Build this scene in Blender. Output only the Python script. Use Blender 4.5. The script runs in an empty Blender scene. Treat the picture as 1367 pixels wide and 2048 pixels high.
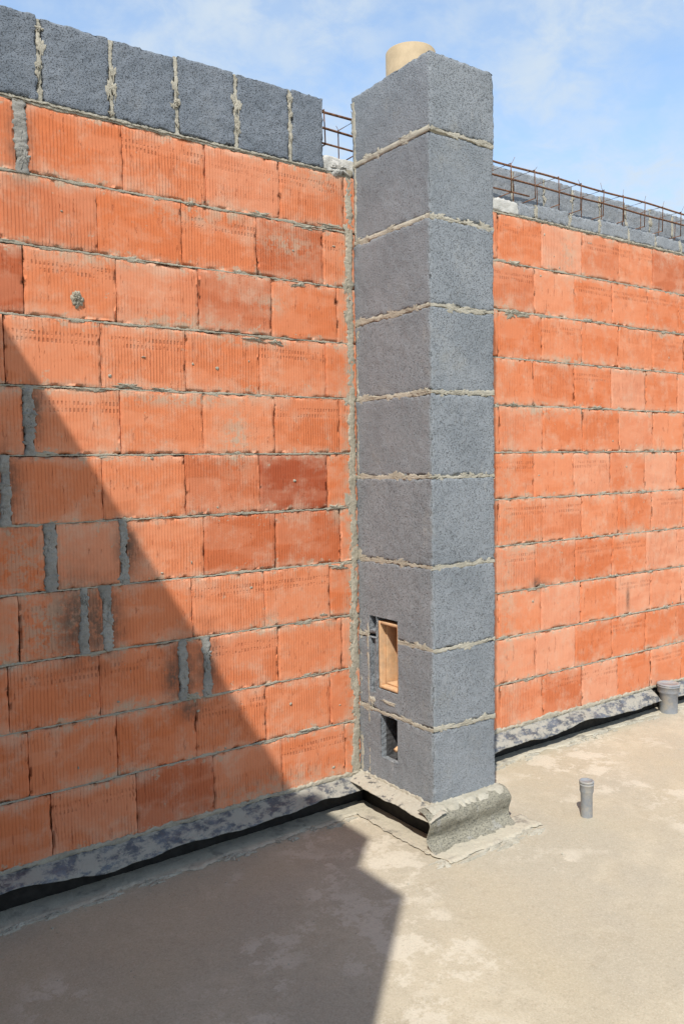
import bpy, bmesh, math, random
from mathutils import Vector, Matrix, noise
random.seed(7)
scene = bpy.context.scene
coll = scene.collection
FLOOR = -0.15
CH_W, CH_D = 0.366, 0.519          # chimney footprint
SUN = Vector((1.0, 0.95, -1.71)).normalized()   # light travel direction

# ------------------------------------------------------------------ node helpers
class NT:
    def __init__(self, name, rough=0.9):
        self.m = bpy.data.materials.new(name); self.m.use_nodes = True
        self.t = self.m.node_tree; self.n = self.t.nodes; self.l = self.t.links
        self.b = self.n["Principled BSDF"]; self.b.inputs["Roughness"].default_value = rough
        self.b.inputs["Specular IOR Level"].default_value = 0.2
        self.geo = self.n.new("ShaderNodeNewGeometry")
        self.pos = self.geo.outputs["Position"]
    def set(self, sock, v):
        if isinstance(v, bpy.types.NodeSocket): self.l.new(v, sock)
        else:
            if isinstance(v, tuple) and len(v) == 3 and sock.type == 'RGBA': v = (*v, 1)
            sock.default_value = v
    def math(self, op, a, b=0.0, c=0.0, clamp=False):
        n = self.n.new("ShaderNodeMath"); n.operation = op; n.use_clamp = clamp
        self.set(n.inputs[0], a); self.set(n.inputs[1], b); self.set(n.inputs[2], c)
        return n.outputs[0]
    def mix(self, f, a, b, mode='MIX'):
        n = self.n.new("ShaderNodeMix"); n.data_type = 'RGBA'; n.blend_type = mode
        self.set(n.inputs[0], f); self.set(n.inputs[6], a); self.set(n.inputs[7], b)
        return n.outputs[2]
    def noise(self, scale, detail=4, rough=0.55, vec=None, dist=0.0):
        n = self.n.new("ShaderNodeTexNoise"); n.inputs["Scale"].default_value = scale
        n.inputs["Detail"].default_value = detail; n.inputs["Roughness"].default_value = rough
        n.inputs["Distortion"].default_value = dist
        self.l.new(vec or self.pos, n.inputs["Vector"]); return n.outputs["Fac"]
    def voro(self, scale, vec=None, feat='F1', rnd=1.0):
        n = self.n.new("ShaderNodeTexVoronoi"); n.feature = feat; n.inputs["Scale"].default_value = scale
        n.inputs["Randomness"].default_value = rnd
        self.l.new(vec or self.pos, n.inputs["Vector"]); return n.outputs["Distance"]
    def ramp(self, f, lo, hi, a=0.0, b=1.0):
        n = self.n.new("ShaderNodeMapRange"); n.interpolation_type = 'SMOOTHSTEP'
        self.set(n.inputs[0], f); n.inputs[1].default_value = lo; n.inputs[2].default_value = hi
        n.inputs[3].default_value = a; n.inputs[4].default_value = b; return n.outputs[0]
    def mapv(self, scale, vec=None):
        n = self.n.new("ShaderNodeVectorMath"); n.operation = 'MULTIPLY'
        self.l.new(vec or self.pos, n.inputs[0]); n.inputs[1].default_value = scale; return n.outputs[0]
    def sep(self, v):
        n = self.n.new("ShaderNodeSeparateXYZ"); self.l.new(v, n.inputs[0]); return n.outputs
    def attr(self, name):
        n = self.n.new("ShaderNodeAttribute"); n.attribute_name = name; return n.outputs["Vector"]
    def bump(self, h, dist, strength=1.0, normal=None):
        n = self.n.new("ShaderNodeBump"); n.inputs["Distance"].default_value = dist
        n.inputs["Strength"].default_value = strength; self.set(n.inputs["Height"], h)
        if normal: self.l.new(normal, n.inputs["Normal"])
        return n.outputs[0]
    def out(self, col, normal=None, rough=None):
        self.set(self.b.inputs["Base Color"], col)
        if normal: self.l.new(normal, self.b.inputs["Normal"])
        if rough is not None: self.set(self.b.inputs["Roughness"], rough)
        return self.m

# ------------------------------------------------------------------ materials
def mat_brick():
    t = NT("clay_brick", 0.85)
    loc = t.sep(t.attr("loc")); x, z, rnd = loc[0], loc[1], loc[2]
    st = t.sep(t.attr("stain")); dark, lime, typ = st[0], st[1], st[2]
    n = t.n.new("ShaderNodeCombineXYZ"); t.set(n.inputs[0], x); t.set(n.inputs[1], t.math('MULTIPLY', rnd, 37.0)); t.set(n.inputs[2], z)
    bv = n.outputs[0]
    base = t.mix(t.ramp(rnd, 0.0, 1.0), (0.63, 0.180, 0.068), (0.68, 0.230, 0.105))
    base = t.mix(t.ramp(typ, 0.05, 0.32, 0.75, 0), base, (0.70, 0.315, 0.19))
    base = t.mix(t.ramp(typ, 0.76, 1.0), base, (0.33, 0.068, 0.028))
    base = t.mix(t.ramp(t.noise(1.0, 4, 0.65, t.mapv((6, 1, 9), bv)), 0.48, 0.78, 0.0, 0.25), base, (0.50, 0.12, 0.046))
    # ribs
    wob = t.math('MULTIPLY', t.noise(9, 1, 0.5, bv), 0.006)
    xs = t.math('ADD', x, wob)
    s = t.math('SINE', t.math('MULTIPLY', xs, 2 * math.pi / 0.0128))
    rib = t.ramp(s, -1.0, 0.2)
    sw = t.noise(1.0, 3, 0.55, t.mapv((2.6, 1, 9), bv), 0.2)
    swath = t.ramp(sw, 0.44, 0.56)
    strength = t.math('MULTIPLY_ADD', swath, -0.55, 1.0)
    strength = t.math('MULTIPLY', strength, t.ramp(t.math('FRACT', t.math('MULTIPLY', rnd, 3.7)), 0.0, 1.0, 0.6, 1.15))
    strength = t.math('MULTIPLY', strength, t.ramp(t.noise(1, 3, 0.6, t.mapv((40, 1, 14), bv)), 0.35, 0.55, 0.45, 1))
    ribm = t.math('MULTIPLY', t.math('SUBTRACT', 1.0, rib), strength)
    base = t.mix(t.math('MULTIPLY', swath, 0.16), base, (0.74, 0.38, 0.24))
    base = t.mix(t.math('MULTIPLY', ribm, 0.32), base, (0.38, 0.085, 0.035))
    # rows of torn slits
    s2 = t.math('SINE', t.math('MULTIPLY', xs, 2 * math.pi / 0.0150))
    zb = t.math('ABSOLUTE', t.math('SUBTRACT', z, 0.178))
    band = t.ramp(zb, 0.022, 0.028, 1, 0)
    zc = t.ramp(t.math('SINE', t.math('MULTIPLY', z, 2 * math.pi / 0.026)), -0.8, 0.4)
    has = t.math('MULTIPLY', t.ramp(t.math('FRACT', t.math('MULTIPLY', rnd, 7.3)), 0.60, 0.66), t.ramp(t.noise(1, 3, 0.7, t.mapv((16, 1, 25), bv)), 0.40, 0.60))
    dash = t.math('MULTIPLY', t.math('MULTIPLY', band, zc), t.math('MULTIPLY', t.ramp(s2, -0.1, 0.7), has))
    base = t.mix(t.math('MULTIPLY', dash, 0.52), base, (0.24, 0.055, 0.025))
    # torn edges
    ez = t.math('MINIMUM', z, t.math('SUBTRACT', 0.24, z))
    edge = t.ramp(t.math('ADD', ez, t.math('MULTIPLY', t.noise(60, 3, 0.7, bv), 0.03)), 0.014, 0.020, 1, 0)
    base = t.mix(t.math('MULTIPLY', edge, 0.35), base, (0.46, 0.12, 0.05))
    drag = t.ramp(t.noise(1, 3, 0.75, t.mapv((75, 1, 12), bv)), 0.63, 0.70)
    base = t.mix(t.math('MULTIPLY', drag, 0.45), base, (0.33, 0.07, 0.03))
    # mortar dust, stronger next to bed joints
    nearj = t.ramp(ez, 0.0, 0.05, 0.5, 0)
    dn = t.noise(8, 6, 0.72, t.pos)
    dust = t.ramp(t.math('ADD', dn, t.math('MULTIPLY', nearj, 0.22)), 0.46, 0.78, 0, 0.5)
    base = t.mix(dust, base, (0.64, 0.455, 0.33))
    smear = t.math('MULTIPLY', t.ramp(t.math('ADD', t.noise(17, 5, 0.75, t.pos), t.math('MULTIPLY', nearj, 0.22)), 0.63, 0.70), 0.6)
    base = t.mix(smear, base, (0.45, 0.37, 0.27))
    lm = t.math('MULTIPLY', lime, t.ramp(t.noise(22, 5, 0.75, t.pos), 0.42, 0.56))
    base = t.mix(lm, base, (0.45, 0.36, 0.26))
    dk = t.math('MULTIPLY', dark, t.ramp(t.noise(30, 4, 0.7, t.pos), 0.3, 0.6, 0.35, 1.0))
    base = t.mix(dk, base, (0.11, 0.078, 0.058))
    h = t.math('ADD', t.math('MULTIPLY', rib, strength), t.math('MULTIPLY', dash, -1.2))
    h = t.math('ADD', h, t.math('MULTIPLY', edge, t.math('MULTIPLY', t.noise(90, 2, 0.6, bv), 1.4)))
    h = t.math('ADD', h, t.math('MULTIPLY', drag, -1.0))
    return t.out(base, t.bump(h, 0.0013))

def mat_block(name="porous_concrete", c1=(0.200, 0.217, 0.233), c2=(0.255, 0.272, 0.289), pore=0.62, bump=0.0018, sc=0.92, scuff=0.3, pd=(0.065, 0.07, 0.077), vp=0.65):
    t = NT(name, 0.95)
    base = t.mix(t.ramp(t.noise(5, 4, 0.6), 0.3, 0.7), c1, c2)
    nf = t.noise(240*sc, 3, 0.6)
    base = t.mix(t.ramp(nf, 0.45, 0.75, 0, 0.5), base, tuple(v * 1.4 for v in c2))
    pm = t.ramp(t.noise(210*sc, 2, 0.5, None, 0.3), 0.30, 0.45, 1, 0)
    pm = t.math('MAXIMUM', pm, t.math('MULTIPLY', t.ramp(t.voro(115*sc), 0.12, 0.30, 1, 0), vp))
    base = t.mix(t.math('MULTIPLY', pm, pore), base, pd)
    base = t.mix(t.ramp(t.noise(3.6, 6, 0.72), 0.54, 0.76, 0, scuff), base, (0.37, 0.35, 0.30))
    base = t.mix(t.ramp(t.noise(1, 3, 0.7, t.mapv((14, 14, 4))), 0.62, 0.74, 0, scuff), base, (0.38, 0.375, 0.36))
    h = t.math('SUBTRACT', nf, t.math('MULTIPLY', pm, 1.3))
    return t.out(base, t.bump(h, bump))

def mat_mortar(name, c1, c2, dark=(0.13, 0.12, 0.09)):
    t = NT(name, 0.95)
    base = t.mix(t.ramp(t.noise(9, 4, 0.65), 0.35, 0.65), c1, c2)
    base = t.mix(t.ramp(t.noise(45, 3, 0.7), 0.50, 0.72, 0, 0.5), base, dark)
    h = t.noise(190, 4, 0.7)
    base = t.mix(t.ramp(h, 0.5, 0.72, 0, 0.35), base, tuple(v * 0.5 for v in c1))
    return t.out(base, t.bump(h, 0.0030))

def mat_floor():
    t = NT("dusty_screed", 0.95)
    base = t.mix(t.ramp(t.noise(0.6, 5, 0.6, None, 0.3), 0.38, 0.62), (0.455, 0.388, 0.275), (0.41, 0.362, 0.278))
    base = t.mix(t.ramp(t.noise(1.9, 7, 0.72), 0.44, 0.66, 0, 0.65), base, (0.54, 0.47, 0.35))
    base = t.mix(t.ramp(t.noise(3.7, 7, 0.75), 0.52, 0.70, 0, 0.45), base, (0.335, 0.282, 0.20))
    sn = t.noise(6, 9, 0.76)
    sp = t.math('MULTIPLY', t.ramp(sn, 0.49, 0.56), t.ramp(t.noise(1.1, 4, 0.6), 0.46, 0.55))
    base = t.mix(t.math('MULTIPLY', sp, 0.55), base, (0.64, 0.58, 0.47))
    g1 = t.noise(170, 4, 0.75)
    base = t.mix(t.ramp(g1, 0.48, 0.72, 0, 0.4), base, (0.66, 0.59, 0.47))
    base = t.mix(t.ramp(g1, 0.30, 0.46, 0.42, 0), base, (0.22, 0.185, 0.135))
    base = t.mix(t.ramp(t.noise(38, 4, 0.7), 0.55, 0.7, 0, 0.25), base, (0.30, 0.255, 0.18))
    spots = t.ramp(t.voro(9.0), 0.02, 0.045, 1, 0)
    base = t.mix(t.math('MULTIPLY', spots, t.ramp(t.noise(3, 2), 0.5, 0.55, 0, 0.4)), base, (0.20, 0.15, 0.10))
    h = t.math('ADD', g1, t.math('MULTIPLY', t.noise(22, 4, 0.7), 2.0))
    return t.out(base, t.bump(h, 0.0011))

def mat_film(name="bitumen_film", thr=(0.42, 0.55), c=(0.070, 0.077, 0.090), cover=0.82, dust=(0.38, 0.355, 0.295), st=(14, 14, 30), fine=0.2, rl=0.28, bd=0.0014, det=7):
    t = NT(name, 0.4); t.b.inputs["Specular IOR Level"].default_value = 0.5
    base = t.mix(t.ramp(t.noise(12, 4), 0.4, 0.7, 0, 0.6), c, tuple(v * 2.4 for v in c))
    d = t.ramp(t.noise(1.0, det, 0.74, t.mapv(st)), thr[0], thr[1])
    base = t.mix(t.math('MULTIPLY', d, cover), base, dust)
    base = t.mix(t.ramp(t.noise(120, 3), 0.45, 0.7, 0, fine), base, (0.27, 0.25, 0.20))
    rid = t.math('ABSOLUTE', t.math('SUBTRACT', t.noise(1, 3, 0.6, t.mapv((34, 16, 16))), 0.5))
    h = t.math('ADD', t.math('MULTIPLY', d, 0.25), t.math('MULTIPLY', rid, 7.0))
    return t.out(base, t.bump(h, bd), t.math('MULTIPLY_ADD', d, 0.6, rl))

def mat_simple(name, c, rough=0.6, var=0.25, sc=30, bump=0.0003, dust=0.0):
    t = NT(name, rough)
    base = t.mix(t.ramp(t.noise(sc, 4, 0.6), 0.3, 0.7), tuple(v * (1 - var) for v in c), tuple(min(1, v * (1 + var)) for v in c))
    if dust: base = t.mix(t.ramp(t.noise(18, 4, 0.7), 0.4, 0.7, 0, dust), base, (0.42, 0.37, 0.29))
    return t.out(base, t.bump(t.noise(sc * 4, 2), bump))

M_BRICK = mat_brick()
M_BLOCK = mat_block()
M_BLOCKD = mat_block("dark_porous_concrete", (0.145, 0.166, 0.192), (0.20, 0.221, 0.249), 0.56, 0.0022, 0.8, 0.2, (0.05, 0.056, 0.065), 0.65)
M_BLOCKF = mat_block("grey_porous_concrete", (0.225, 0.24, 0.257), (0.29, 0.305, 0.32), 0.45, 0.0014, 0.95, 0.3)
M_MORT = mat_mortar("wall_mortar", (0.33, 0.30, 0.235), (0.44, 0.395, 0.31), (0.24, 0.205, 0.15))
M_MORTG = mat_mortar("grey_mortar", (0.26, 0.25, 0.225), (0.35, 0.335, 0.30), (0.17, 0.16, 0.14))
M_MORTB = mat_mortar("beige_mortar", (0.38, 0.35, 0.28), (0.47, 0.435, 0.355), (0.29, 0.265, 0.21))
M_CORE = mat_simple("wall_core", (0.18, 0.10, 0.06), 0.95)
M_FLOOR = mat_floor()
M_FILM = mat_film()
M_FELT = mat_film("dusty_felt", (0.34, 0.50), (0.22, 0.20, 0.165), 0.9, (0.49, 0.44, 0.34), (9, 9, 9), 0.3, 0.5, 0.0008)
M_SPLAT = mat_film("mortar_covered_film", (0.38, 0.46), (0.08, 0.08, 0.08), 0.95, (0.43, 0.395, 0.32), (16, 16, 16), 0.3, 0.45, 0.0012, 6)
M_ROLL = mat_block("mineral_felt", (0.22, 0.205, 0.16), (0.30, 0.28, 0.22), 0.55, 0.0022, 0.9, 0.45)
M_BIT = mat_simple("black_bitumen", (0.035, 0.032, 0.029), 0.8)
M_RUST = mat_simple("rusty_steel", (0.17, 0.085, 0.048), 0.8, 0.5, 60)
M_WOOD = mat_simple("beige_fireclay", (0.60, 0.38, 0.21), 0.8, 0.12, 40, 0.0003, 0.25)
M_PANEL = mat_simple("dusty_fireclay", (0.33, 0.25, 0.17), 0.9, 0.25, 25, 0.0003, 0.5)
M_DARK = mat_simple("cavity_shade", (0.07, 0.07, 0.072), 0.95, 0.3, 60, 0.002)  # dark colour paints in the shade deep inside the lower opening
M_TUBE = mat_simple("sand_ceramic", (0.45, 0.345, 0.215), 0.7, 0.08, 25)
M_PVC = mat_simple("grey_plastic", (0.25, 0.265, 0.285), 0.45, 0.12, 20, 0.0002, 0.6)
M_LINT = mat_mortar("pale_concrete", (0.48, 0.47, 0.43), (0.60, 0.58, 0.54), (0.36, 0.34, 0.30))

# ------------------------------------------------------------------ mesh builder
class MB:
    def __init__(self): self.v = []; self.f = []; self.loc = []; self.st = []
    def add(self, vs, fs, loc=None, st=None):
        o = len(self.v); self.v += vs; self.f += [tuple(i + o for i in f) for f in fs]
        if loc is not None: self.loc += loc; self.st += st
    def obj(self, name, mat, smooth=True):
        me = bpy.data.meshes.new(name); me.from_pydata(self.v, [], self.f); me.update()
        if self.loc:
            a = me.attributes.new("loc", 'FLOAT_VECTOR', 'POINT'); a.data.foreach_set("vector", [c for p in self.loc for c in p])
            a = me.attributes.new("stain", 'FLOAT_VECTOR', 'POINT'); a.data.foreach_set("vector", [c for p in self.st for c in p])
        if len(self.f) < 60000:
            bm = bmesh.new(); bm.from_mesh(me); bmesh.ops.recalc_face_normals(bm, faces=bm.faces); bm.to_mesh(me); bm.free()
        if smooth: me.polygons.foreach_set("use_smooth", [True] * len(me.polygons))
        me.materials.append(mat); o = bpy.data.objects.new(name, me); coll.objects.link(o); return o

def nz(x, y, z, s=0.0): return noise.noise(Vector((x + s, y + s * .37, z - s * .61)))

def lattice(a, b, n, r, extra=()):
    if b - a < 4 * r or n < 2: L = [a + (b - a) * i / n for i in range(n + 1)]
    else:
        a2, b2 = a + r, b - r
        L = [a] + [a2 + (b2 - a2) * i / n for i in range(n + 1)] + [b]
    for e in extra:
        if L[1] < e < L[-2]:
            k = min(range(2, len(L) - 2), key=lambda i: abs(L[i] - e)); L[k] = e
    return L

def rough_box(mb, x0, x1, y0, y1, z0, z1, cell=0.012, r=0.004, amp=0.0015, chip=0.006, seed=0.0, ny=None, back=True, stf=None, rnd=None, tilt=0.0, holes=()):
    XS = lattice(x0, x1, max(1, round((x1 - x0) / cell)), r, [x0 + h[4] for h in holes])
    ZS = lattice(z0, z1, max(1, round((z1 - z0) / cell)), r, [v for h in holes for v in h[2:4]])
    YS = [y0, y0 + r, y1] if ny == 1 else lattice(y0, y1, ny or max(1, round((y1 - y0) / cell)), r, [v for h in holes for v in h[:2]])
    nx, nyy, nzz = len(XS) - 1, len(YS) - 1, len(ZS) - 1
    idx = {}; V = []; L = []; S = []
    def vert(i, j, k):
        key = (i, j, k)
        if key in idx: return idx[key]
        x = XS[i]; y = YS[j]; z = ZS[k]
        cx, cy, cz = min(max(x, x0 + r), x1 - r), min(max(y, y0 + r), y1 - r), min(max(z, z0 + r), z1 - r)
        d = Vector((x - cx, y - cy, z - cz))
        if d.length > 1e-9: d.normalize(); px, py, pz = cx + d.x * r, cy + d.y * r, cz + d.z * r
        else: px, py, pz = x, y, z
        q = nz(x * 28, y * 28, z * 28, seed) * amp + nz(x * 110, y * 110, z * 110, seed) * amp * .9
        if chip:
            ed = sorted((min(x - x0, x1 - x), min(y - y0, y1 - y), min(z - z0, z1 - z)))[1]
            w = max(0.0, 1 - ed / .013)
            if w > 0:
                c = max(0, nz(x * 38, y * 38, z * 38, seed + 9) + .05) * chip + max(0, nz(x * 90, y * 90, z * 90, seed + 4)) * chip * .5
                q -= (c + max(0, nz(x * 9, y * 9, z * 9, seed + 3) - .35) * chip * 3) * w
        V.append((px + d.x * q + (tilt * (z - z0)), py + d.y * q, pz + d.z * q))
        L.append((x - x0, z - z0, rnd if rnd is not None else 0))
        S.append(stf(x, z) if stf else (0, 0, 0))
        idx[key] = len(V) - 1; return idx[key]
    F = []
    def inh(j, k):
        y = (YS[j] + YS[j + 1]) / 2; z = (ZS[k] + ZS[k + 1]) / 2
        return any(h[0] < y < h[1] and h[2] < z < h[3] for h in holes)
    def inz(i, j, z):
        x = (XS[i] + XS[i + 1]) / 2 - x0; y = (YS[j] + YS[j + 1]) / 2
        return any(h[0] < y < h[1] and h[2] < z < h[3] and x < h[4] for h in holes)
    for i in range(nx):
        for k in range(nzz):
            F.append((vert(i, 0, k), vert(i + 1, 0, k), vert(i + 1, 0, k + 1), vert(i, 0, k + 1)))
            if back: F.append((vert(i, nyy, k), vert(i, nyy, k + 1), vert(i + 1, nyy, k + 1), vert(i + 1, nyy, k)))
    for j in range(nyy):
        for k in range(nzz):
            if not (holes and inh(j, k)): F.append((vert(0, j, k), vert(0, j, k + 1), vert(0, j + 1, k + 1), vert(0, j + 1, k)))
            F.append((vert(nx, j, k), vert(nx, j + 1, k), vert(nx, j + 1, k + 1), vert(nx, j, k + 1)))
    for i in range(nx):
        for j in range(nyy):
            if not (holes and inz(i, j, z0)): F.append((vert(i, j, 0), vert(i, j + 1, 0), vert(i + 1, j + 1, 0), vert(i + 1, j, 0)))
            if not (holes and inz(i, j, z1)): F.append((vert(i, j, nzz), vert(i + 1, j, nzz), vert(i + 1, j + 1, nzz), vert(i, j + 1, nzz)))
    if stf: mb.add(V, F, L, S)
    else: mb.add(V, F)

def ribbon(mb, o, d, length, cr, nrm, hw=0.008, hv=0.006, pr=0.001, pv=0.002, seed=0.0, seg=0.004, freq=30, tuck=0.008, blob=1.0, off=None):
    """ragged, nearly flush mortar joint: origin o, along d, width along cr, raised along nrm"""
    o, d, cr, nrm = Vector(o), Vector(d), Vector(cr), Vector(nrm)
    n = max(2, int(length / seg)); V = []; F = []
    prof = [(-1, None), (-.9, .55), (-.45, .95), (0, 1), (.45, .95), (.9, .55), (1, None)]
    for i in range(n + 1):
        s = length * i / n
        a = nz(s * freq, seed, 0, seed); b = nz(s * freq, seed + 5, 3, seed); c = nz(s * freq * .25, 7, seed, seed)
        big = max(0, c - .18) * 3.0 * blob
        h1 = max(.0015, hw + a * hv + big * hv * 1.4 + nz(s * freq * 3.3, 1, 1, seed) * hv * .8 + nz(s * freq * 9, 1, 1, seed) * hv * .45)
        h2 = max(.0015, hw + b * hv + max(0, -c - .2) * hv * 3 + nz(s * freq * 3.3, 6, 1, seed) * hv * .8 + nz(s * freq * 9, 6, 1, seed) * hv * .45)
        p = pr + (nz(s * freq * .8, 2, 2, seed) + .1) * pv + big * pv * .5
        for (u, w) in prof:
            hh = h1 if u < 0 else h2
            out = -tuck if w is None else p * w + nz(s * freq * 4, u * 3, 4, seed) * pv * .8
            x = o + d * s + cr * (u * hh) + nrm * out
            if off: x += off(s)
            V.append(tuple(x))
    m = len(prof)
    for i in range(n):
        for j in range(m - 1):
            a = i * m + j; F.append((a, a + 1, a + m + 1, a + m))
    mb.add(V, F)

def splat(mb, c, rx, ry, u, v, nrm, th=0.006, seed=0.0, n=32, rings=6, rag=1.0):
    c, u, v, nrm = Vector(c), Vector(u), Vector(v), Vector(nrm)
    V = [tuple(c + nrm * th)]; F = []
    for r in range(1, rings + 1):
        for i in range(n):
            a = 2 * math.pi * i / n; k = r / rings
            w = 1 + 1.0 * rag * nz(math.cos(a) * 1.8, math.sin(a) * 1.8, seed, seed) + .8 * rag * nz(math.cos(a) * 5, math.sin(a) * 5, seed)
            w = max(.35, w)
            hgt = th * (1 - k ** 4) * .7 + nz(k * 5 * math.cos(a), k * 5 * math.sin(a), 2, seed) * th * .9 if r < rings else -.002
            V.append(tuple(c + u * (math.cos(a) * rx * k * w) + v * (math.sin(a) * ry * k * w) + nrm * hgt))
    for i in range(n): F.append((0, 1 + i, 1 + (i + 1) % n))
    for r in range(rings - 1):
        for i in range(n):
            a = 1 + r * n + i; b = 1 + r * n + (i + 1) % n; F.append((a, a + n, b + n, b))
    mb.add(V, F)

def tube(mb, pts, r, n=7, cap=True):
    pts = [Vector(p) for p in pts]; V = []; F = []
    for i, p in enumerate(pts):
        d = (pts[min(i + 1, len(pts) - 1)] - pts[max(i - 1, 0)]).normalized()
        a = d.cross(Vector((0.3, 0.9, 0.31))).normalized(); b = d.cross(a)
        for k in range(n):
            t = 2 * math.pi * k / n; V.append(tuple(p + a * (r * math.cos(t)) + b * (r * math.sin(t))))
    for i in range(len(pts) - 1):
        for k in range(n):
            F.append((i * n + k, i * n + (k + 1) % n, (i + 1) * n + (k + 1) % n, (i + 1) * n + k))
    if cap: F.append(tuple(range(n))[::-1]); F.append(tuple((len(pts) - 1) * n + k for k in range(n)))
    mb.add(V, F)

def lathe(mb, cx, cy, prof, n=40):
    V = []; F = []
    for (r, z) in prof:
        for k in range(n):
            t = 2 * math.pi * k / n; V.append((cx + r * math.cos(t), cy + r * math.sin(t), z))
    for i in range(len(prof) - 1):
        for k in range(n):
            F.append((i * n + k, i * n + (k + 1) % n, (i + 1) * n + (k + 1) % n, (i + 1) * n + k))
    mb.add(V, F)

def thing(name, loc, label, cat, parts, group=None):
    e = bpy.data.objects.new(name, None); e.location = loc; e.empty_display_size = .2; coll.objects.link(e)
    e["label"] = label; e["category"] = cat
    if group: e["group"] = group
    inv = Matrix.Translation(Vector(loc)).inverted()
    for p in parts: p.parent = e; p.matrix_parent_inverse = inv
    return e
X_, Z_, NY = (1, 0, 0), (0, 0, 1), (0, -1, 0)

# ------------------------------------------------------------------ brick wall
RH = 0.25
WL, WR = -2.6, 4.2
rows = {1: [-.088, -.428, -.762, -1.098, -1.427], 2: [-.166, -.504, -.835, -1.170, -1.501],
        3: [-.095, -.439, (-.780, .030), (-.887, .034), -1.230, -1.562], 4: [-.159, -.500, -.840, (-1.192, .034), (-1.278, .026), -1.516],
        5: [-.094, -.437, -.778, (-1.118, .026), (-1.394, .044)], 6: [-.16, -.510, -.854, -1.194, (-1.542, .03)],
        7: [-.09, -.43, -.77, -1.115, (-1.455, .034)], 8: [-.16, -.50, -.84, -1.185, -1.53], 9: [-.095, -.435, -.775, -1.115, -1.455],
        10: [-.165, -.5, -.84, -1.18, -1.53], 11: [-.045, -.385, -.73, -1.075, (-1.445, .04)]}
stains = [(-.887, .62, .045, .11), (-.780, .64, .040, .10), (-.93, .60, .03, .08), (-1.31, .88, .06, .12), (-1.235, .86, .04, .12), (-1.192, .86, .045, .11),
          (-1.105, 1.14, .035, .09), (-.86, .46, .04, .03), (-1.542, 1.40, .04, .1), (-1.43, 1.66, .02, .08),
          (2.06, .6, .012, .05), (1.26, .76, .05, .015), (-1.45, 2.62, .03, .1), (1.23, .77, .02, .03)]
limes = [(-.62, 1.56, .05, .08, .8), (-.85, 1.72, .20, .02, .8), (-.15, 2.72, .09, .05, .5), (-.35, 2.40, .10, .04, .7), (-.45, 2.14, .06, .03, .6),
         (-.55, 1.97, .12, .015, .7), (-.03, 1.3, .03, .9, .7), (-.03, .4, .03, .5, .7), (-.03, 2.3, .03, .5, .6), (-.08, 1.23, .05, .04, .8),
         (-.8, 2.45, .15, .02, .5), (1.0, .9, .05, .6, .35), (-.45, .05, .25, .03, .5), (-.2, .02, .3, .03, .4), (1.5, 2.6, .05, .1, .5), (-1.6, .78, .1, .04, .6),
         (-1.40, .88, .10, .10, .75), (-1.48, 1.12, .09, .10, .5)]
for k in range(34):
    limes.append((random.choice([random.uniform(-1.6, -.1), random.uniform(.9, 3.2)]), random.randint(1, 10) * .25 + random.uniform(-.02, .02), random.uniform(.04, .16), random.uniform(.01, .035), random.uniform(.5, .9)))
def stf_factory(typ):
    def stf(x, z):
        d = 0
        for (a, b, rx, rz) in stains:
            q = ((x - a) / rx) ** 2 + ((z - b) / rz) ** 2
            if q < 6: d = max(d, math.exp(-q * .55))
        l = 0
        for (a, b, rx, rz, s) in limes:
            q = ((x - a) / rx) ** 2 + ((z - b) / rz) ** 2
            if q < 6: l = max(l, s * math.exp(-q * .5))
        return (min(1, d * 0.95), min(1, l), typ)
    return stf
bricks = MB(); mort = MB(); mortg = MB()
G = .0014
for r in range(1, 12):
    J = [(j if isinstance(j, tuple) else (j, G)) for j in rows[r]]
    x = J[-1][0]
    while x > WL + .05: x -= .34; J.append((max(x, WL), G))
    x = (1.275 if r % 2 else 1.215) - .34 * 3 + random.uniform(-.008, .008)
    while x < WR:
        J.append((x, G if not (r == 3 and abs(x - 1.615) < .05) else .012)); x += .34 + random.uniform(-.003, .003)
    J.append((WR, .002)); J.sort()
    z0 = (r - 1) * RH + .0032; z1 = r * RH - .0032
    for i in range(len(J) - 1):
        a = J[i][0] + J[i][1] / 2; b = J[i + 1][0] - J[i + 1][1] / 2
        if b - a < .02: continue
        mid = (a + b) / 2; rnd = random.random()
        typ = random.uniform(.16, .76) if mid < .3 else random.uniform(.0, .70)
        if random.random() < .11: typ = random.uniform(.81, .88)
        if r == 6 and abs(mid + .335) < .05: typ = .95; rnd = .3
        if r == 5 and -.8 < mid < 0: rnd = .08; typ = .86
        if r == 9 and mid < -1.5: typ = .90
        yo = random.uniform(-.0018, .0020); dz = random.uniform(-.0015, .0015)
        vis = -1.75 < b and a < 3.3 and not (a > .12 and b < .8)
        rough_box(bricks, a, b, yo, .06, z0 + dz, z1 + dz, .013 if vis else .05, .0014, .0010, .005, r * 13.1 + i * 3.7, ny=1, back=False,
                  stf=stf_factory(typ), rnd=rnd, tilt=random.uniform(-.006, .006))
        if J[i][1] > .02:
            ribbon(mortg, (J[i][0], 0, z0 - .004), Z_, z1 - z0 + .008, X_, NY, J[i][1] / 2 + .002, .009, .001, .006, r * 3.3 + i, freq=22, tuck=.01)
            for q in range(4): splat(mortg, (J[i][0] + random.uniform(-.012, .012), 0, z0 + random.uniform(.02, .22)), random.uniform(.008, .02), random.uniform(.012, .035), X_, Z_, NY, .004, r + i + q)
    ribbon(mort, (WL, 0, r * RH), X_, (-.02 - WL), Z_, NY, .0032, .0036, -.0004, .0010, r * 7.7, freq=26)
    ribbon(mort, (.30, 0, r * RH), X_, WR - .3, Z_, NY, .0032, .0036, -.0004, .0010, r * 5.1 + 60, freq=26)
ribbon(mort, (WL, 0, .0), X_, (-.02 - WL), Z_, NY, .010, .010, .005, .006, 91, freq=14)
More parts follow.
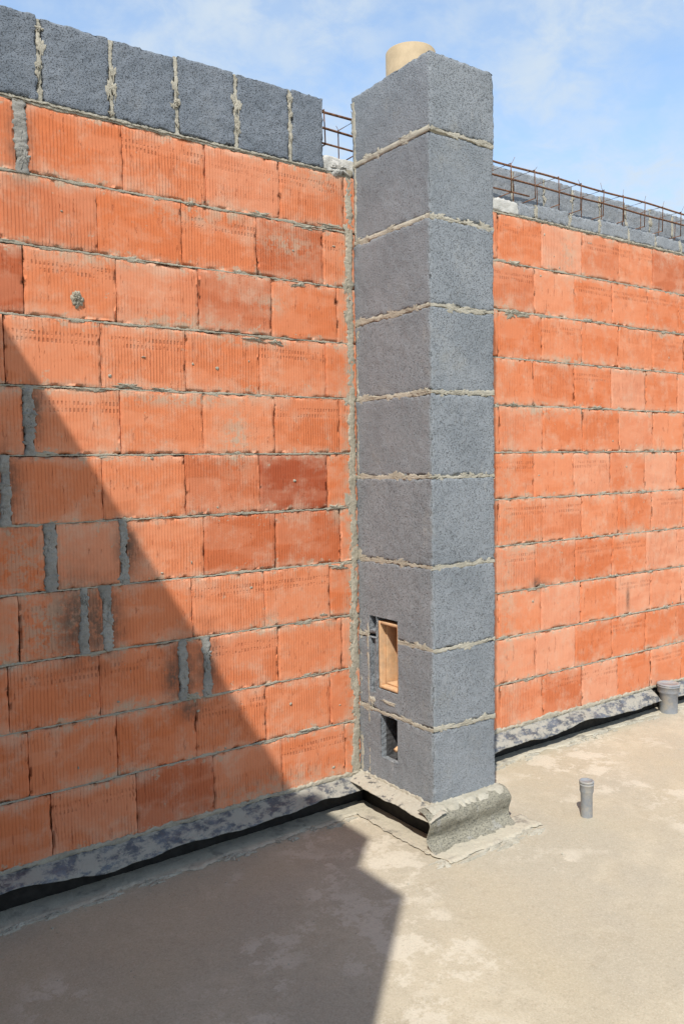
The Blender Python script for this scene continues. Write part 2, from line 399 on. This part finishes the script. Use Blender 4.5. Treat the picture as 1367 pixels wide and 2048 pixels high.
ribbon(mort, (.30, 0, .0), X_, WR - .3, Z_, NY, .010, .010, .005, .006, 93, freq=14)
splat(mort, (-1.265, 0, 2.075), .024, .034, X_, Z_, NY, .012, 3, rag=.35)
splat(mort, (-1.270, -.006, 2.085), .014, .018, X_, Z_, NY, .010, 5, rag=.4)
for (x, z, rx, rz, th) in [(-.53, 1.985, .05, .008, .005), (-.42, 1.98, .035, .01, .005), (-.30, 2.235, .05, .010, .005),
        (-1.08, 1.765, .05, .010, .005), (-.95, 1.757, .03, .006, .004), (-.48, 2.508, .05, .010, .005), (-.25, 2.49, .06, .008, .004), (-.12, 2.515, .06, .01, .005), (1.07, 2.50, .05, .012, .005), (1.12, 2.24, .07, .013, .006), (1.03, 2.235, .04, .02, .006),
        (1.75, 1.757, .05, .01, .005), (2.2, 1.25, .04, .01, .004), (-.28, .257, .05, .006, .005), (-.12, 1.255, .05, .012, .005), (1.05, 1.755, .03, .01, .005),
        (-.1, .98, .05, .012, .005), (-1.62, 1.22, .06, .012, .006), (-.84, .505, .03, .02, .005), (-.80, 2.5, .02, .008, .004), (-.2, .77, .02, .006, .004), (2.45, .5, .05, .01, .005), (1.28, .757, .03, .012, .005), (1.9, .753, .05, .008, .005)]:
    splat(mort, (x, 0, z), rx, rz, X_, Z_, NY, th, x * 3 + z * 7)
for i in range(200):
    x = random.uniform(-1.7, 3.2)
    if 0 < x < .9: continue
    if random.random() < .68:
        splat(mort, (x, .0008, random.randint(1, 10) * RH + random.choice([-1, 1]) * random.uniform(.003, .008)), random.uniform(.012, .05), random.uniform(.003, .010), X_, Z_, NY, random.uniform(.0012, .0025), i * 2.3, 24, 4)
    else:
        splat(mort, (x, 0, random.uniform(.05, 2.72)), random.uniform(.003, .010), random.uniform(.003, .008), X_, Z_, NY, random.uniform(.002, .004), i * 1.7, 14, 3, .5)
# vertical mortar fillet between wall and chimney
ribbon(mort, (-.018, 0, -.01), Z_, 2.79, X_, NY, .018, .013, .002, .004, 33, freq=16, tuck=.004)
for k in range(46):
    splat(mort, (-.03 + random.uniform(-.014, .006), 0, random.uniform(0, 2.7)), random.uniform(.006, .020), random.uniform(.012, .06), X_, Z_, NY, random.uniform(.0015, .004), k * 3.1)
core = MB(); rough_box(core, WL, WR, .02, .30, -.0, 2.74, 1.0, .001, 0, 0)
basem = MB(); rough_box(basem, WL, WR, .012, .29, FLOOR - .03, 0.0, .5, .001, 0, 0)
thing("brick_wall", (0.8, .15, FLOOR), "long orange ribbed clay brick wall with grey mortar joints", "wall",
      [bricks.obj("brickwork", M_BRICK), mort.obj("mortar", M_MORT), mortg.obj("mortar_fill", M_MORTG), core.obj("wall_core", M_CORE), basem.obj("wall_base", M_BIT)])

# ------------------------------------------------------------------ parapet blocks
def block_row(x0, x1, y0, y1, z0, z1, L, joint=.016, loose=.008, first=None):
    b = MB(); m = MB(); x = x1; LL = first or L
    while x > x0 + .02:
        a = max(x0, x - LL + joint); t = z1 + random.uniform(-loose, loose)
        rough_box(b, a, x, y0 + random.uniform(-.003, .003), y1, z0 + .005, t, .009, .003, .003, .012, x * 9 + z0, ny=5, tilt=random.uniform(-.01, .01))
        if a > x0 + .01:
            ribbon(m, (a - joint / 2, y0 + .004, z0), Z_, t - z0 - .004, X_, NY, joint / 2 + .001, .008, -.001, .003, x * 5, freq=26, tuck=.01)
            rough_box(m, a - joint, a, y0 + .012, y1 - .01, z0, t - .01, .03, .001, .001, 0, x)
            for q in range(5): splat(m, (a - joint / 2 + random.uniform(-.014, .014), y0, random.uniform(z0 + .02, t - .02)), random.uniform(.005, .014), random.uniform(.008, .03), X_, Z_, NY, .002, x + q)
        x -= LL; LL = L
    return b, m
b, m = block_row(-2.6, -.155, -.006, .10, 2.757, 3.055, .262, first=.178)
ribbon(m, (-2.6, -.004, 2.757), X_, 2.46, Z_, NY, .004, .005, -.001, .003, 51)
thing("block_parapet", (-1.4, .05, 2.75), "row of dark porous concrete blocks on top of brick wall", "blocks", [b.obj("concrete_blocks", M_BLOCKD), m.obj("mortar", M_MORTB)])
b, m = block_row(.98, 4.2, .25, .34, 2.75, 3.105, .262)
thing("block_parapet", (2.6, .3, 2.75), "rear row of concrete blocks behind the reinforcement cage", "blocks", [b.obj("concrete_blocks", M_BLOCKF), m.obj("mortar", M_MORTB)])
b, m = block_row(1.10, 4.2, -.004, .10, 2.755, 2.835, .27, .012, .012)
ribbon(m, (1.1, -.004, 2.757), X_, 3.1, Z_, NY, .004, .005, -.001, .003, 57)
thing("block_parapet", (2.6, .05, 2.75), "low front course of thin grey blocks along wall top", "blocks", [b.obj("concrete_blocks", M_BLOCKF), m.obj("mortar", M_MORTB)])
l = MB(); rough_box(l, -.155, 1.10, .0, .13, 2.757, 2.825, .010, .004, .004, .012, 5)
splat(l, (-.07, 0, 2.775), .07, .03, X_, Z_, NY, .012, 4)
lo = l.obj("concrete_lintel", M_LINT); lo["label"] = "pale rough concrete lintel bedded on the brick wall"; lo["category"] = "lintel"

# ------------------------------------------------------------------ reinforcement cage
parts = []
ZB, ZT, YA, YB = 2.895, 3.035, .055, .200
for k, (y, z) in enumerate([(YA, ZT), (YB, ZT), (YA, ZB), (YB, ZB)]):
    m = MB(); pts = []
    x = -1.4; xe = 4.2 if k < 2 else 1.3
    while x < xe: pts.append((x, y + .006 * nz(x * 2, k, 0), z + .010 * nz(x * 1.5, 0, k))); x += .12
    tube(m, pts, .0055 if k < 2 else .0045, 8); parts.append(m.obj("reinforcement_bar", M_RUST))
x = -1.3
while x < 4.15:
    m = MB(); sx = random.uniform(-.012, .012); e = .007
    tube(m, [(x, YA - e, ZB - e), (x + sx, YA - e, ZT + e), (x + sx, YB + e, ZT + e + .002), (x, YB + e, ZB - e), (x, YA - e, ZB - e + .003)], .0032, 6)
    for y in (YA, YB):
        a = random.uniform(-.03, .03); bb = random.uniform(-.02, .02)
        tube(m, [(x + sx, y, ZT), (x + sx + a * .5, y + bb * .4, ZT + .015), (x + sx + a, y + bb, ZT + random.uniform(.02, .05))], .0012, 4)
    parts.append(m.obj("stirrup", M_RUST)); x += .20 + random.uniform(-.02, .02)
thing("reinforcement_cage", (1.3, .13, 2.78), "rusty steel reinforcement cage lying along the wall top", "rebar", parts)

# ------------------------------------------------------------------ chimney
rowz = [0, .323, .665, 1.015, 1.390, 1.742, 2.095, 2.452, 2.80, 3.105]
HOLES = [(-.289, -.135, .425, .757, .15), (-.135, -.085, .690, .757, .10), (-.128, -.088, .40, .655, .018), (-.280, -.160, .112, .312, .17)]
up = MB()
for i in range(9):
    z0, z1 = rowz[i] + (.006 if i else 0), rowz[i + 1] - (.006 if i < 8 else 0)
    jx, jy = random.uniform(-.0020, .0020), random.uniform(-.0020, .0020)
    lx = .010 * (rowz[i] / 3.1)
    hs = [h for h in HOLES if h[2] < z1 and h[3] > z0] if i < 3 else []
    if hs: jx = 0
    rough_box(up, jx + lx, CH_W + jx + lx, -CH_D + jy, .004, z0, z1, .010, .003, .0018, .011, i * 17.3, holes=hs)
shaft = up.obj("chimney_shaft", M_BLOCK)
def quadgrid(mb, o, e1, e2, sd):
    o, e1, e2 = Vector(o), Vector(e1), Vector(e2); nn = e1.cross(e2).normalized()
    vv = []; n1 = max(2, int(e1.length / .012)); n2 = max(2, int(e2.length / .012))
    for a in range(n1 + 1):
        for b in range(n2 + 1):
            p = o + e1 * (a / n1) + e2 * (b / n2)
            p = p + nn * (nz(p.x * 60, p.y * 60, p.z * 60, sd) * .0035)
            vv.append(tuple(p))
    mb.add(vv, [(a * (n2 + 1) + b, (a + 1) * (n2 + 1) + b, (a + 1) * (n2 + 1) + b + 1, a * (n2 + 1) + b + 1) for a in range(n1) for b in range(n2)])
nich = MB(); nd = MB()
for hi, (y0, y1, z0, z1, dp) in enumerate(HOLES):
    xs0 = .0012; H = z1 - z0; W_ = y1 - y0
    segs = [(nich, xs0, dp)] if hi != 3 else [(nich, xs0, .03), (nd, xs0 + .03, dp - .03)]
    for (mb_, xa_, dd_) in segs:
        quadgrid(mb_, (xa_, y0, z0), (dd_, 0, 0), (0, 0, H), 1)
        quadgrid(mb_, (xa_, y1, z0), (dd_, 0, 0), (0, 0, H), 2)
        quadgrid(mb_, (xa_, y0, z0), (dd_, 0, 0), (0, W_, 0), 3)
        quadgrid(mb_, (xa_, y0, z1), (dd_, 0, 0), (0, W_, 0), 4)
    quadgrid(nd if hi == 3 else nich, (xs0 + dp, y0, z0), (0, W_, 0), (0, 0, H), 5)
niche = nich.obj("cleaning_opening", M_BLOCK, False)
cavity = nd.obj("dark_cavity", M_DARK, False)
cm = MB()
NX = (-1, 0, 0)
for i in range(1, 9):
    z = rowz[i]; lx = .010 * z / 3.1; sd = i * 4.9
    if i == 2: segs = [(0, .083), (.29, .519)]
    else: segs = [(0, .519)]
    wob = (lambda s, k=i: Vector((0, 0, .006 * nz(s * 8, k * 3, 0))))
    for (a, b_) in segs:
        ribbon(cm, (lx, -a, z), (0, -1, 0), b_ - a, Z_, NX, .0082, .0085, -.0004, .0016, sd, freq=22, off=wob, tuck=.012)
    ribbon(cm, (lx, -CH_D, z), X_, CH_W, Z_, NY, .0066, .0074, -.0004, .0014, sd + 2, freq=22, off=wob, tuck=.012)
    ribbon(cm, (lx + CH_W, -CH_D, z), (0, 1, 0), .519, Z_, X_, .005, .005, .0, .002, sd + 3, tuck=.012)
    if i > 2: rough_box(cm, .008, CH_W - .004, -CH_D + .008, 0, z - .012, z + .012, .2, .001, 0, 0)
    for q in range(10):
        ys = random.uniform(.03, .50)
        if i < 3 and .06 < ys < .33: continue
        splat(cm, (lx, -ys, z + random.uniform(-.008, .012)), random.uniform(.010, .05), random.uniform(.006, .017), (0, -1, 0), Z_, NX, .0015, sd + q * 1.3, 36, 5)
    for q in range(7):
        splat(cm, (random.uniform(.03, .34), -CH_D, z + random.uniform(-.006, .010)), random.uniform(.010, .045), random.uniform(.005, .015), X_, Z_, NY, .0015, sd + 7 + q, 36, 5)
ribbon(cm, (0, -CH_D, .0), X_, CH_W, Z_, NY, .012, .008, .004, .005, 71)
ribbon(cm, (0, 0, .0), (0, -1, 0), CH_D, Z_, NX, .012, .008, .004, .005, 72)
ribbon(cm, (.0, -.075, .02), Z_, .70, (0, -1, 0), NX, .003, .005, .000, .002, 73)
ribbon(cm, (.0, -.014, .0), Z_, 3.08, (0, -1, 0), NX, .006, .012, .0, .003, 79, freq=14, off=lambda s: Vector((.010 * s / 3.1, 0, 0)))
splat(cm, (0, -.10, .36), .02, .03, (0, 1, 0), Z_, NX, .004, 2)
splat(cm, (0, -.22, .375), .05, .008, (0, 1, 0), Z_, NX, .003, 6)
# flue pipe
fl = MB(); R0 = .110; TZ = 3.262
lathe(fl, .183, -.206, [(R0 - .016, 2.6), (R0 - .016, TZ - .006), (R0 - .012, TZ), (R0 - .003, TZ), (R0, TZ - .004), (R0, 2.6)], 64)
# inspection frame (ring recessed in upper opening)
fr = MB()
y0, y1, z0, z1, t_, xa, xb = -.2855, -.139, .429, .738, .014, .010, .148
rough_box(fr, xa, xb, y1 - t_, y1, z0, z1, .03, .0015, .0005, 0)
rough_box(fr, xa, xb, y0, y0 + t_, z0, z1, .03, .0015, .0005, 0)
rough_box(fr, xa, xb - .001, y0 + t_, y1 - t_, z0, z0 + t_, .03, .0015, .0005, 0)
rough_box(fr, xa, xb - .001, y0 + t_, y1 - t_, z1 - t_, z1, .03, .0015, .0005, 0)
lipm = .030   # inner rebate, stepped back
rough_box(fr, xa + lipm, xb - .002, y1 - t_ - .010, y1 - t_ - .0005, z0 + t_, z1 - t_, .03, .001, .0005, 0)
rough_box(fr, xa + lipm, xb - .002, y0 + t_ + .0005, y1 - t_ - .0105, z0 + t_ + .0005, z0 + t_ + .010, .03, .001, .0005, 0)
bk = MB(); rough_box(bk, xb - .014, xb - .003, y0 + t_ + .001, y1 - t_ - .011, z0 + t_ + .011, z1 - t_ - .001, .03, .001, .0005, 0)
dr = MB(); tube(dr, [(.14, -.262, .205), (.02, -.260, .178), (.002, -.261, .170)], .010, 12)
ins = MB(); rough_box(ins, .05, .13, -.272, -.252, .114, .29, .008, .003, .003, .006, 3)
parts = [shaft, niche, cavity, cm.obj("mortar", M_MORTB), fl.obj("flue_pipe", M_TUBE), fr.obj("inspection_frame", M_WOOD), bk.obj("inspection_panel", M_PANEL), dr.obj("drain_spout", M_WOOD), ins.obj("inner_liner", M_WOOD)]
cb = MB(); rough_box(cb, .012, CH_W - .01, -CH_D + .012, .0, FLOOR - .02, -.002, .5, .001, 0, 0)
parts.append(cb.obj("chimney_base", M_BIT))
thing("chimney", (.18, -.26, FLOOR), "tall grey concrete block chimney with beige flue pipe and cleaning opening", "chimney", parts)

# ------------------------------------------------------------------ damp-proof films
def sheet(fn, nu, nv):
    mb = MB(); V = [fn(i / nu, j / nv) for i in range(nu + 1) for j in range(nv + 1)]
    F = [(i * (nv + 1) + j, (i + 1) * (nv + 1) + j, (i + 1) * (nv + 1) + j + 1, i * (nv + 1) + j + 1) for i in range(nu) for j in range(nv)]
    mb.add(V, F); return mb
def flap(x0, x1, seed, w=.078, drop=.064, taper=0.0):
    def fn(u, v):
        x = x0 + (x1 - x0) * u
        ww = w + .010 * nz(x * 2.5, 0, seed) + .003 * nz(x * 9, 2, seed)
        dd = drop * (1 - taper * u) + .036 * nz(x * 2.2, 5, seed) + .014 * nz(x * 6, 8, seed)
        cr = (.3 - abs(nz(x * 8 + v * 2.5, v * 1.0, seed + 6))) * .012 * v + (.3 - abs(nz(x * 26 - v * 4, v * 1.5, seed + 16))) * .006 * v
        return (x, .004 - ww * v - cr, -.004 - dd * v * (.8 + .2 * v) + .006 * nz(x * 6 + v * 2, v * 2, seed + 4) * v)
    return sheet(fn, int((x1 - x0) / .007), 14)
f1 = flap(-2.6, -.015, 3.0, taper=.15).obj("damp_proof_film", M_FILM)
f1["label"] = "dirty dark plastic film flap along the foot of the wall"; f1["category"] = "plastic film"
f2 = flap(.38, 2.30, 8.0).obj("damp_proof_film", M_FILM)
f2["label"] = "wavy dirty plastic film under the wall behind chimney"; f2["category"] = "plastic film"
f3 = flap(2.42, 4.2, 11.0).obj("damp_proof_film", M_FILM)
f3["label"] = "plastic film strip beyond the thick grey pipe"; f3["category"] = "plastic film"
for f in (f1, f2, f3):
    s = f.modifiers.new("s", 'SOLIDIFY'); s.thickness = .0008
def sf(u, v):
    y = -.0 - (.592) * u
    w = (.090 + .010 * nz(y * 7, 1, 3) + .004 * nz(y * 26, 1, 3))
    return (.004 - w * v, y, .002 - .024 * v ** 1.5 + .006 * nz(y * 12, v * 2, 5) * v + .003 * nz(y * 50, v * 9, 5))
s1 = sheet(sf, 90, 14).obj("side_flap", M_SPLAT)
prof = [(-.512, .004), (-.535, .003), (-.558, -.002), (-.575, -.013), (-.583, -.030), (-.583, -.048), (-.578, -.066), (-.571, -.084), (-.568, -.101), (-.571, -.117), (-.582, -.131), (-.602, -.141), (-.63, -.145)]
def pf(u, v):
    x = -.085 + .480 * u; k = v * (len(prof) - 1); i = min(int(k), len(prof) - 2); f = k - i
    y = prof[i][0] * (1 - f) + prof[i + 1][0] * f; z = prof[i][1] * (1 - f) + prof[i + 1][1] * f
    return (x + .005 * nz(y * 20, z * 20, 1), y + .006 * nz(x * 7, v * 2, 2) + .003 * nz(x * 26, v * 10, 2), z + .004 * nz(x * 8, v * 3, 6) * (1 - v) + .002 * nz(x * 40, v * 14, 6))
p1 = sheet(pf, 110, 56).obj("film_roll", M_ROLL)
def ts(u, v):
    x = -.05 + .43 * u + .01 * nz(v * 4, u * 20, 1); w = .056 + .012 * nz(x * 22, 3, 3) + .010 * nz(x * 60, 3, 3)
    return (x, -.515 - w * v, .012 - .006 * v - .016 * v ** 4 + .003 * nz(x * 30, v * 5, 2) + .002 * nz(x * 90, v * 12, 2))
p2 = sheet(ts, 110, 12).obj("mortar_topping", M_MORTB)
for f in (s1, p1):
    s = f.modifiers.new("s", 'SOLIDIFY'); s.thickness = .002; s.offset = -1
thing("chimney_flashing", (.16, -.58, FLOOR), "mineral felt roll and mortar-covered film around the chimney foot", "flashing", [s1, p1, p2])
# felt laid on floor
def strip(x0, x1, y0, y1, z, seed, amp=.014):
    def fn(u, v):
        x = x0 + (x1 - x0) * u
        yy = y0 + (y1 + amp * nz(x * 4, 0, seed) + amp * .9 * nz(x * 15, 3, seed) + amp * .5 * nz(x * 50, 3, seed) - y0) * v
        return (x, yy, z + .0015 + .003 * nz(x * 12, yy * 12, seed) + .0015 * nz(x * 60, yy * 60, seed) - (.006 if v == 1 else 0))
    return sheet(fn, max(8, int((x1 - x0) / .010)), 12)
fl1 = strip(-2.6, -.02, .01, -.118, FLOOR + .005, 2.2, .030).obj("floor_felt", M_FELT)
fl1["label"] = "dusty bitumen felt strip on floor below the wall"; fl1["category"] = "felt strip"
fl2 = strip(.40, 4.2, .01, -.072, FLOOR + .005, 5.2, .02).obj("floor_felt", M_FELT)
fl2["label"] = "dusty bitumen felt strip behind the chimney"; fl2["category"] = "felt strip"
def ff(u, v):
    x = -.10 + .575 * u; y = -.565 - .135 * v + (.022 * nz(x * 9, 0, 3) + .010 * nz(x * 40, 0, 3)) * v + .02 * (u - .3) * v
    return (x + .02 * (1 - u) * v + .014 * nz(y * 20, 2, 2), y, FLOOR + .006 + .003 * nz(x * 10, y * 10, 1) + .0015 * nz(x * 50, y * 50, 1) - .004 * (v > .92))
fl3 = sheet(ff, 100, 24).obj("floor_felt", M_FELT); s = fl3.modifiers.new("s", 'SOLIDIFY'); s.thickness = .003
fl3["label"] = "pale felt sheet lying in front of the chimney foot"; fl3["category"] = "felt strip"
def fg(u, v):
    y = .0 - .60 * u; return (.02 - (.125 + .018 * nz(y * 14, 0, 3) + .01 * nz(y * 40, 0, 3)) * v, y, FLOOR + .006 + .004 * nz(y * 14, v * 3, 1))
fl4 = sheet(fg, 60, 8).obj("floor_felt", M_FELT)
fl4["label"] = "dusty felt edge beside the chimney foot"; fl4["category"] = "felt strip"

# ------------------------------------------------------------------ pipes
def pipe(name, label, cx, cy, r, h):
    z = FLOOR; s = r * 1.18; hb = h * .30
    body = MB(); lathe(body, cx, cy, [(r, z - .03), (r, z + h - hb - .01), (s * .98, z + h - hb), (s, z + h - hb + .004), (s, z + h - .022), (s * 1.05, z + h - .020), (s * 1.05, z + h - .012), (s * .9, z + h - .012)], 40)
    cap = MB(); lathe(cap, cx, cy, [(s * 1.01, z + h - .0105), (s * 1.06, z + h - .009), (s * 1.06, z + h - .003), (s * .98, z + h), (s * .8, z + h), (s * .76, z + h - .004), (.0001, z + h - .004)], 40)
    thing(name, (cx, cy, z), label, "pipe", [body.obj("pipe_body", M_PVC), cap.obj("pipe_cap", M_PVC)], "capped drain pipes on the slab")
pipe("drain_pipe", "small capped grey plastic pipe standing out of floor", .71, -.745, .026, .165)
pipe("drain_pipe", "thick capped grey plastic pipe beside the wall", 2.375, -.075, .056, .185)

# ------------------------------------------------------------------ ground + gravel
me = MB()
xs = [-120, -40, -12] + [-6 + i * .25 for i in range(49)] + [12, 40, 120]
ys = [-120, -40, -12] + [-6 + i * .25 for i in range(29)] + [4, 12, 40, 120]
V = [(x, y, FLOOR + (.0025 * nz(x * .9, y * .9, 0) if abs(x) < 8 and abs(y) < 7 else 0)) for x in xs for y in ys]
n = len(ys); F = [(i * n + j, (i + 1) * n + j, (i + 1) * n + j + 1, i * n + j + 1) for i in range(len(xs) - 1) for j in range(n - 1)]
me.add(V, F); g = me.obj("ground", M_FLOOR); g["kind"] = "structure"
gr = MB()
for i in range(900):
    if i < 500:
        x = random.uniform(-1.7, 3.5); y = -abs(random.gauss(0, .07)) - .06
    else: x = random.uniform(-1.8, 3.2); y = random.uniform(-2.6, -.1)
    if -.1 < x < .42 and y > -.6: continue
    r = random.uniform(.0012, .0035) if random.random() < .96 else random.uniform(.0035, .007)
    V = []; a0 = random.random() * 6
    for (ph, rr) in ((-.3, .9), (.35, .75)):
        for k in range(6):
            t = a0 + k * math.pi / 3; q = r * rr * random.uniform(.7, 1.2); V.append((x + math.cos(t) * q, y + math.sin(t) * q, FLOOR + .004 * (y > -.10) + r * (ph + .3)))
    gr.add(V, [tuple(range(6))[::-1], tuple(range(6, 12))] + [(k, (k + 1) % 6, 6 + (k + 1) % 6, 6 + k) for k in range(6)])
for k in range(60):
    x = random.choice([random.uniform(-1.7, -.12), random.uniform(.45, 3.0)])
    splat(gr, (x, -random.uniform(.085, .14) + (.03 if x > 0 else 0), FLOOR + .002), random.uniform(.01, .06), random.uniform(.005, .018), X_, (0, 1, 0), Z_, random.uniform(.003, .007), k * 2.7)
for k in range(22):
    splat(gr, (random.uniform(-.12, .44), -random.uniform(.66, .74), FLOOR + .002), random.uniform(.02, .06), random.uniform(.006, .02), X_, (0, 1, 0), Z_, random.uniform(.002, .005), k * 3.7)
go = gr.obj("gravel", M_MORTB, False); go["kind"] = "stuff"

# ------------------------------------------------------------------ perpendicular side wall (casts the stepped shadow)
sw = MB(); prof = [(0.30, FLOOR), (0.30, 3.80), (-2.14, 3.80), (-2.26, 3.97), (-2.61, 3.97), (-2.61, 3.655), (-2.89, 3.655), (-2.89, FLOOR)]
m_ = len(prof)
V = [(-2.602, y, z) for y, z in prof] + [(-2.90, y, z) for y, z in prof]
F = [tuple(range(m_)), tuple(range(2 * m_ - 1, m_ - 1, -1))] + [(i, m_ + i, m_ + (i + 1) % m_, (i + 1) % m_) for i in range(m_)]
sw.add(V, F)
t = NT("side_brick", 0.9)
sp = t.sep(t.pos); cv = t.n.new("ShaderNodeCombineXYZ"); t.set(cv.inputs[0], sp[1]); t.set(cv.inputs[1], sp[2])
bt = t.n.new("ShaderNodeTexBrick"); t.l.new(cv.outputs[0], bt.inputs["Vector"]); bt.inputs["Scale"].default_value = 1.0
bt.inputs["Brick Width"].default_value = .34; bt.inputs["Row Height"].default_value = .25; bt.inputs["Mortar Size"].default_value = .006
bt.inputs["Color1"].default_value = (.16, .17, .18, 1); bt.inputs["Color2"].default_value = (.21, .22, .235, 1); bt.inputs["Mortar"].default_value = (.25, .22, .17, 1)
swo = sw.obj("wall_body", t.out(bt.outputs[0]), False)
cp = MB(); rough_box(cp, -2.90, -2.604, -2.10, .29, 3.8005, 3.806, .3, .001, 0, 0)
thing("side_wall", (-2.75, -1.3, FLOOR), "grey concrete block side wall with stepped end, joining main wall", "wall", [swo, cp.obj("wall_cap", M_MORTG)])

# ------------------------------------------------------------------ world
w = bpy.data.worlds.new("World"); scene.world = w; w.use_nodes = True
nt = w.node_tree; N = nt.nodes; L = nt.links
bg = N["Background"]
sky = N.new("ShaderNodeTexSky"); sky.sky_type = 'NISHITA'; sky.sun_disc = False
el = math.asin(-SUN.z); sky.sun_elevation = el; sky.sun_rotation = math.atan2(-SUN.x, -SUN.y) % (2 * math.pi)
sky.air_density = 1.0; sky.dust_density = 0.6; sky.ozone_density = 1.5
tc = N.new("ShaderNodeTexCoord"); sepn = N.new("ShaderNodeSeparateXYZ"); L.new(tc.outputs["Generated"], sepn.inputs[0])
def wm(op, a, b):
    n = N.new("ShaderNodeMath"); n.operation = op
    for s, v in zip(n.inputs, (a, b)):
        if isinstance(v, bpy.types.NodeSocket): L.new(v, s)
        else: s.default_value = v
    return n.outputs[0]
den = wm('ADD', wm('MAXIMUM', sepn.outputs[2], 0.0), 0.35)
cx = wm('DIVIDE', sepn.outputs[0], den); cy = wm('DIVIDE', sepn.outputs[1], den)
cmb = N.new("ShaderNodeCombineXYZ"); L.new(cx, cmb.inputs[0]); L.new(cy, cmb.inputs[1])
def wn(sc, det, rough, dist):
    n = N.new("ShaderNodeTexNoise"); n.inputs["Scale"].default_value = sc; n.inputs["Detail"].default_value = det
    n.inputs["Roughness"].default_value = rough; n.inputs["Distortion"].default_value = dist
    L.new(cmb.outputs[0], n.inputs["Vector"]); return n.outputs["Fac"]
def wr(v, a, b, c, d):
    n = N.new("ShaderNodeMapRange"); n.interpolation_type = 'SMOOTHSTEP'; L.new(v, n.inputs[0])
    for i, q in enumerate((a, b, c, d)): n.inputs[i + 1].default_value = q
    return n.outputs[0]
c1 = wr(wn(2.6, 5, .55, .15), .34, .64, .25, .85); c2 = wr(wn(13, 6, .62, .3), .30, .68, .42, 1.0)
hz = wr(sepn.outputs[2], 0.0, .5, .36, 0.05)
zen = wr(sepn.outputs[2], .50, .85, 1.0, 0.42)      # clouds thinned overhead, out of view, to weaken fill in the shadows
cf = wm('MULTIPLY', wm('MINIMUM', wm('ADD', wm('MULTIPLY', c1, c2), hz), 1.0), zen)
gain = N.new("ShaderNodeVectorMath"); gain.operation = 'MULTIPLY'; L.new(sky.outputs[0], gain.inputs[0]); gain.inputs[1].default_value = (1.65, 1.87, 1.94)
gz = N.new("ShaderNodeVectorMath"); gz.operation = 'SCALE'; L.new(gain.outputs[0], gz.inputs[0]); L.new(wr(sepn.outputs[2], .50, .85, 1.0, 0.5), gz.inputs[3])  # sky dimmed overhead, out of view, so shadows get less fill
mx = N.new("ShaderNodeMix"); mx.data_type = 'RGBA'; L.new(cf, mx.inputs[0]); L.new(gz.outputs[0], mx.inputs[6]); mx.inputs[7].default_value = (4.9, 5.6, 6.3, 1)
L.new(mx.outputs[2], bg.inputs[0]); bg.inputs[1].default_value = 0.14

sun = bpy.data.lights.new("sun", 'SUN'); sun.energy = 5.0; sun.angle = math.radians(.53); sun.color = (1.0, .96, .885)
so = bpy.data.objects.new("sun", sun); coll.objects.link(so)
so.rotation_euler = SUN.to_track_quat('-Z', 'Y').to_euler(); so.location = (-5, -5, 9)

# ------------------------------------------------------------------ camera
cam = bpy.data.cameras.new("camera"); cam.sensor_fit = 'VERTICAL'; cam.sensor_height = 36; cam.lens = 36 * 1634.38 / 2048
cam.clip_start = .05; cam.clip_end = 1000
co = bpy.data.objects.new("camera", cam); coll.objects.link(co); scene.camera = co
yaw, pitch, roll = 0.61692, -0.05766, -0.01636
f = Vector((math.sin(yaw) * math.cos(pitch), math.cos(yaw) * math.cos(pitch), math.sin(pitch)))
r0 = Vector((math.cos(yaw), -math.sin(yaw), 0)); u0 = r0.cross(f)
c_, s_ = math.cos(roll), math.sin(roll)
r = c_ * r0 + s_ * u0; u = -s_ * r0 + c_ * u0
Mx = Matrix((r, u, -f)).transposed().to_4x4(); Mx.translation = Vector((-2.25035, -3.05553, 1.44830)); co.matrix_world = Mx
scene.view_settings.view_transform = 'Standard'; scene.view_settings.look = 'None'; scene.view_settings.exposure = 0
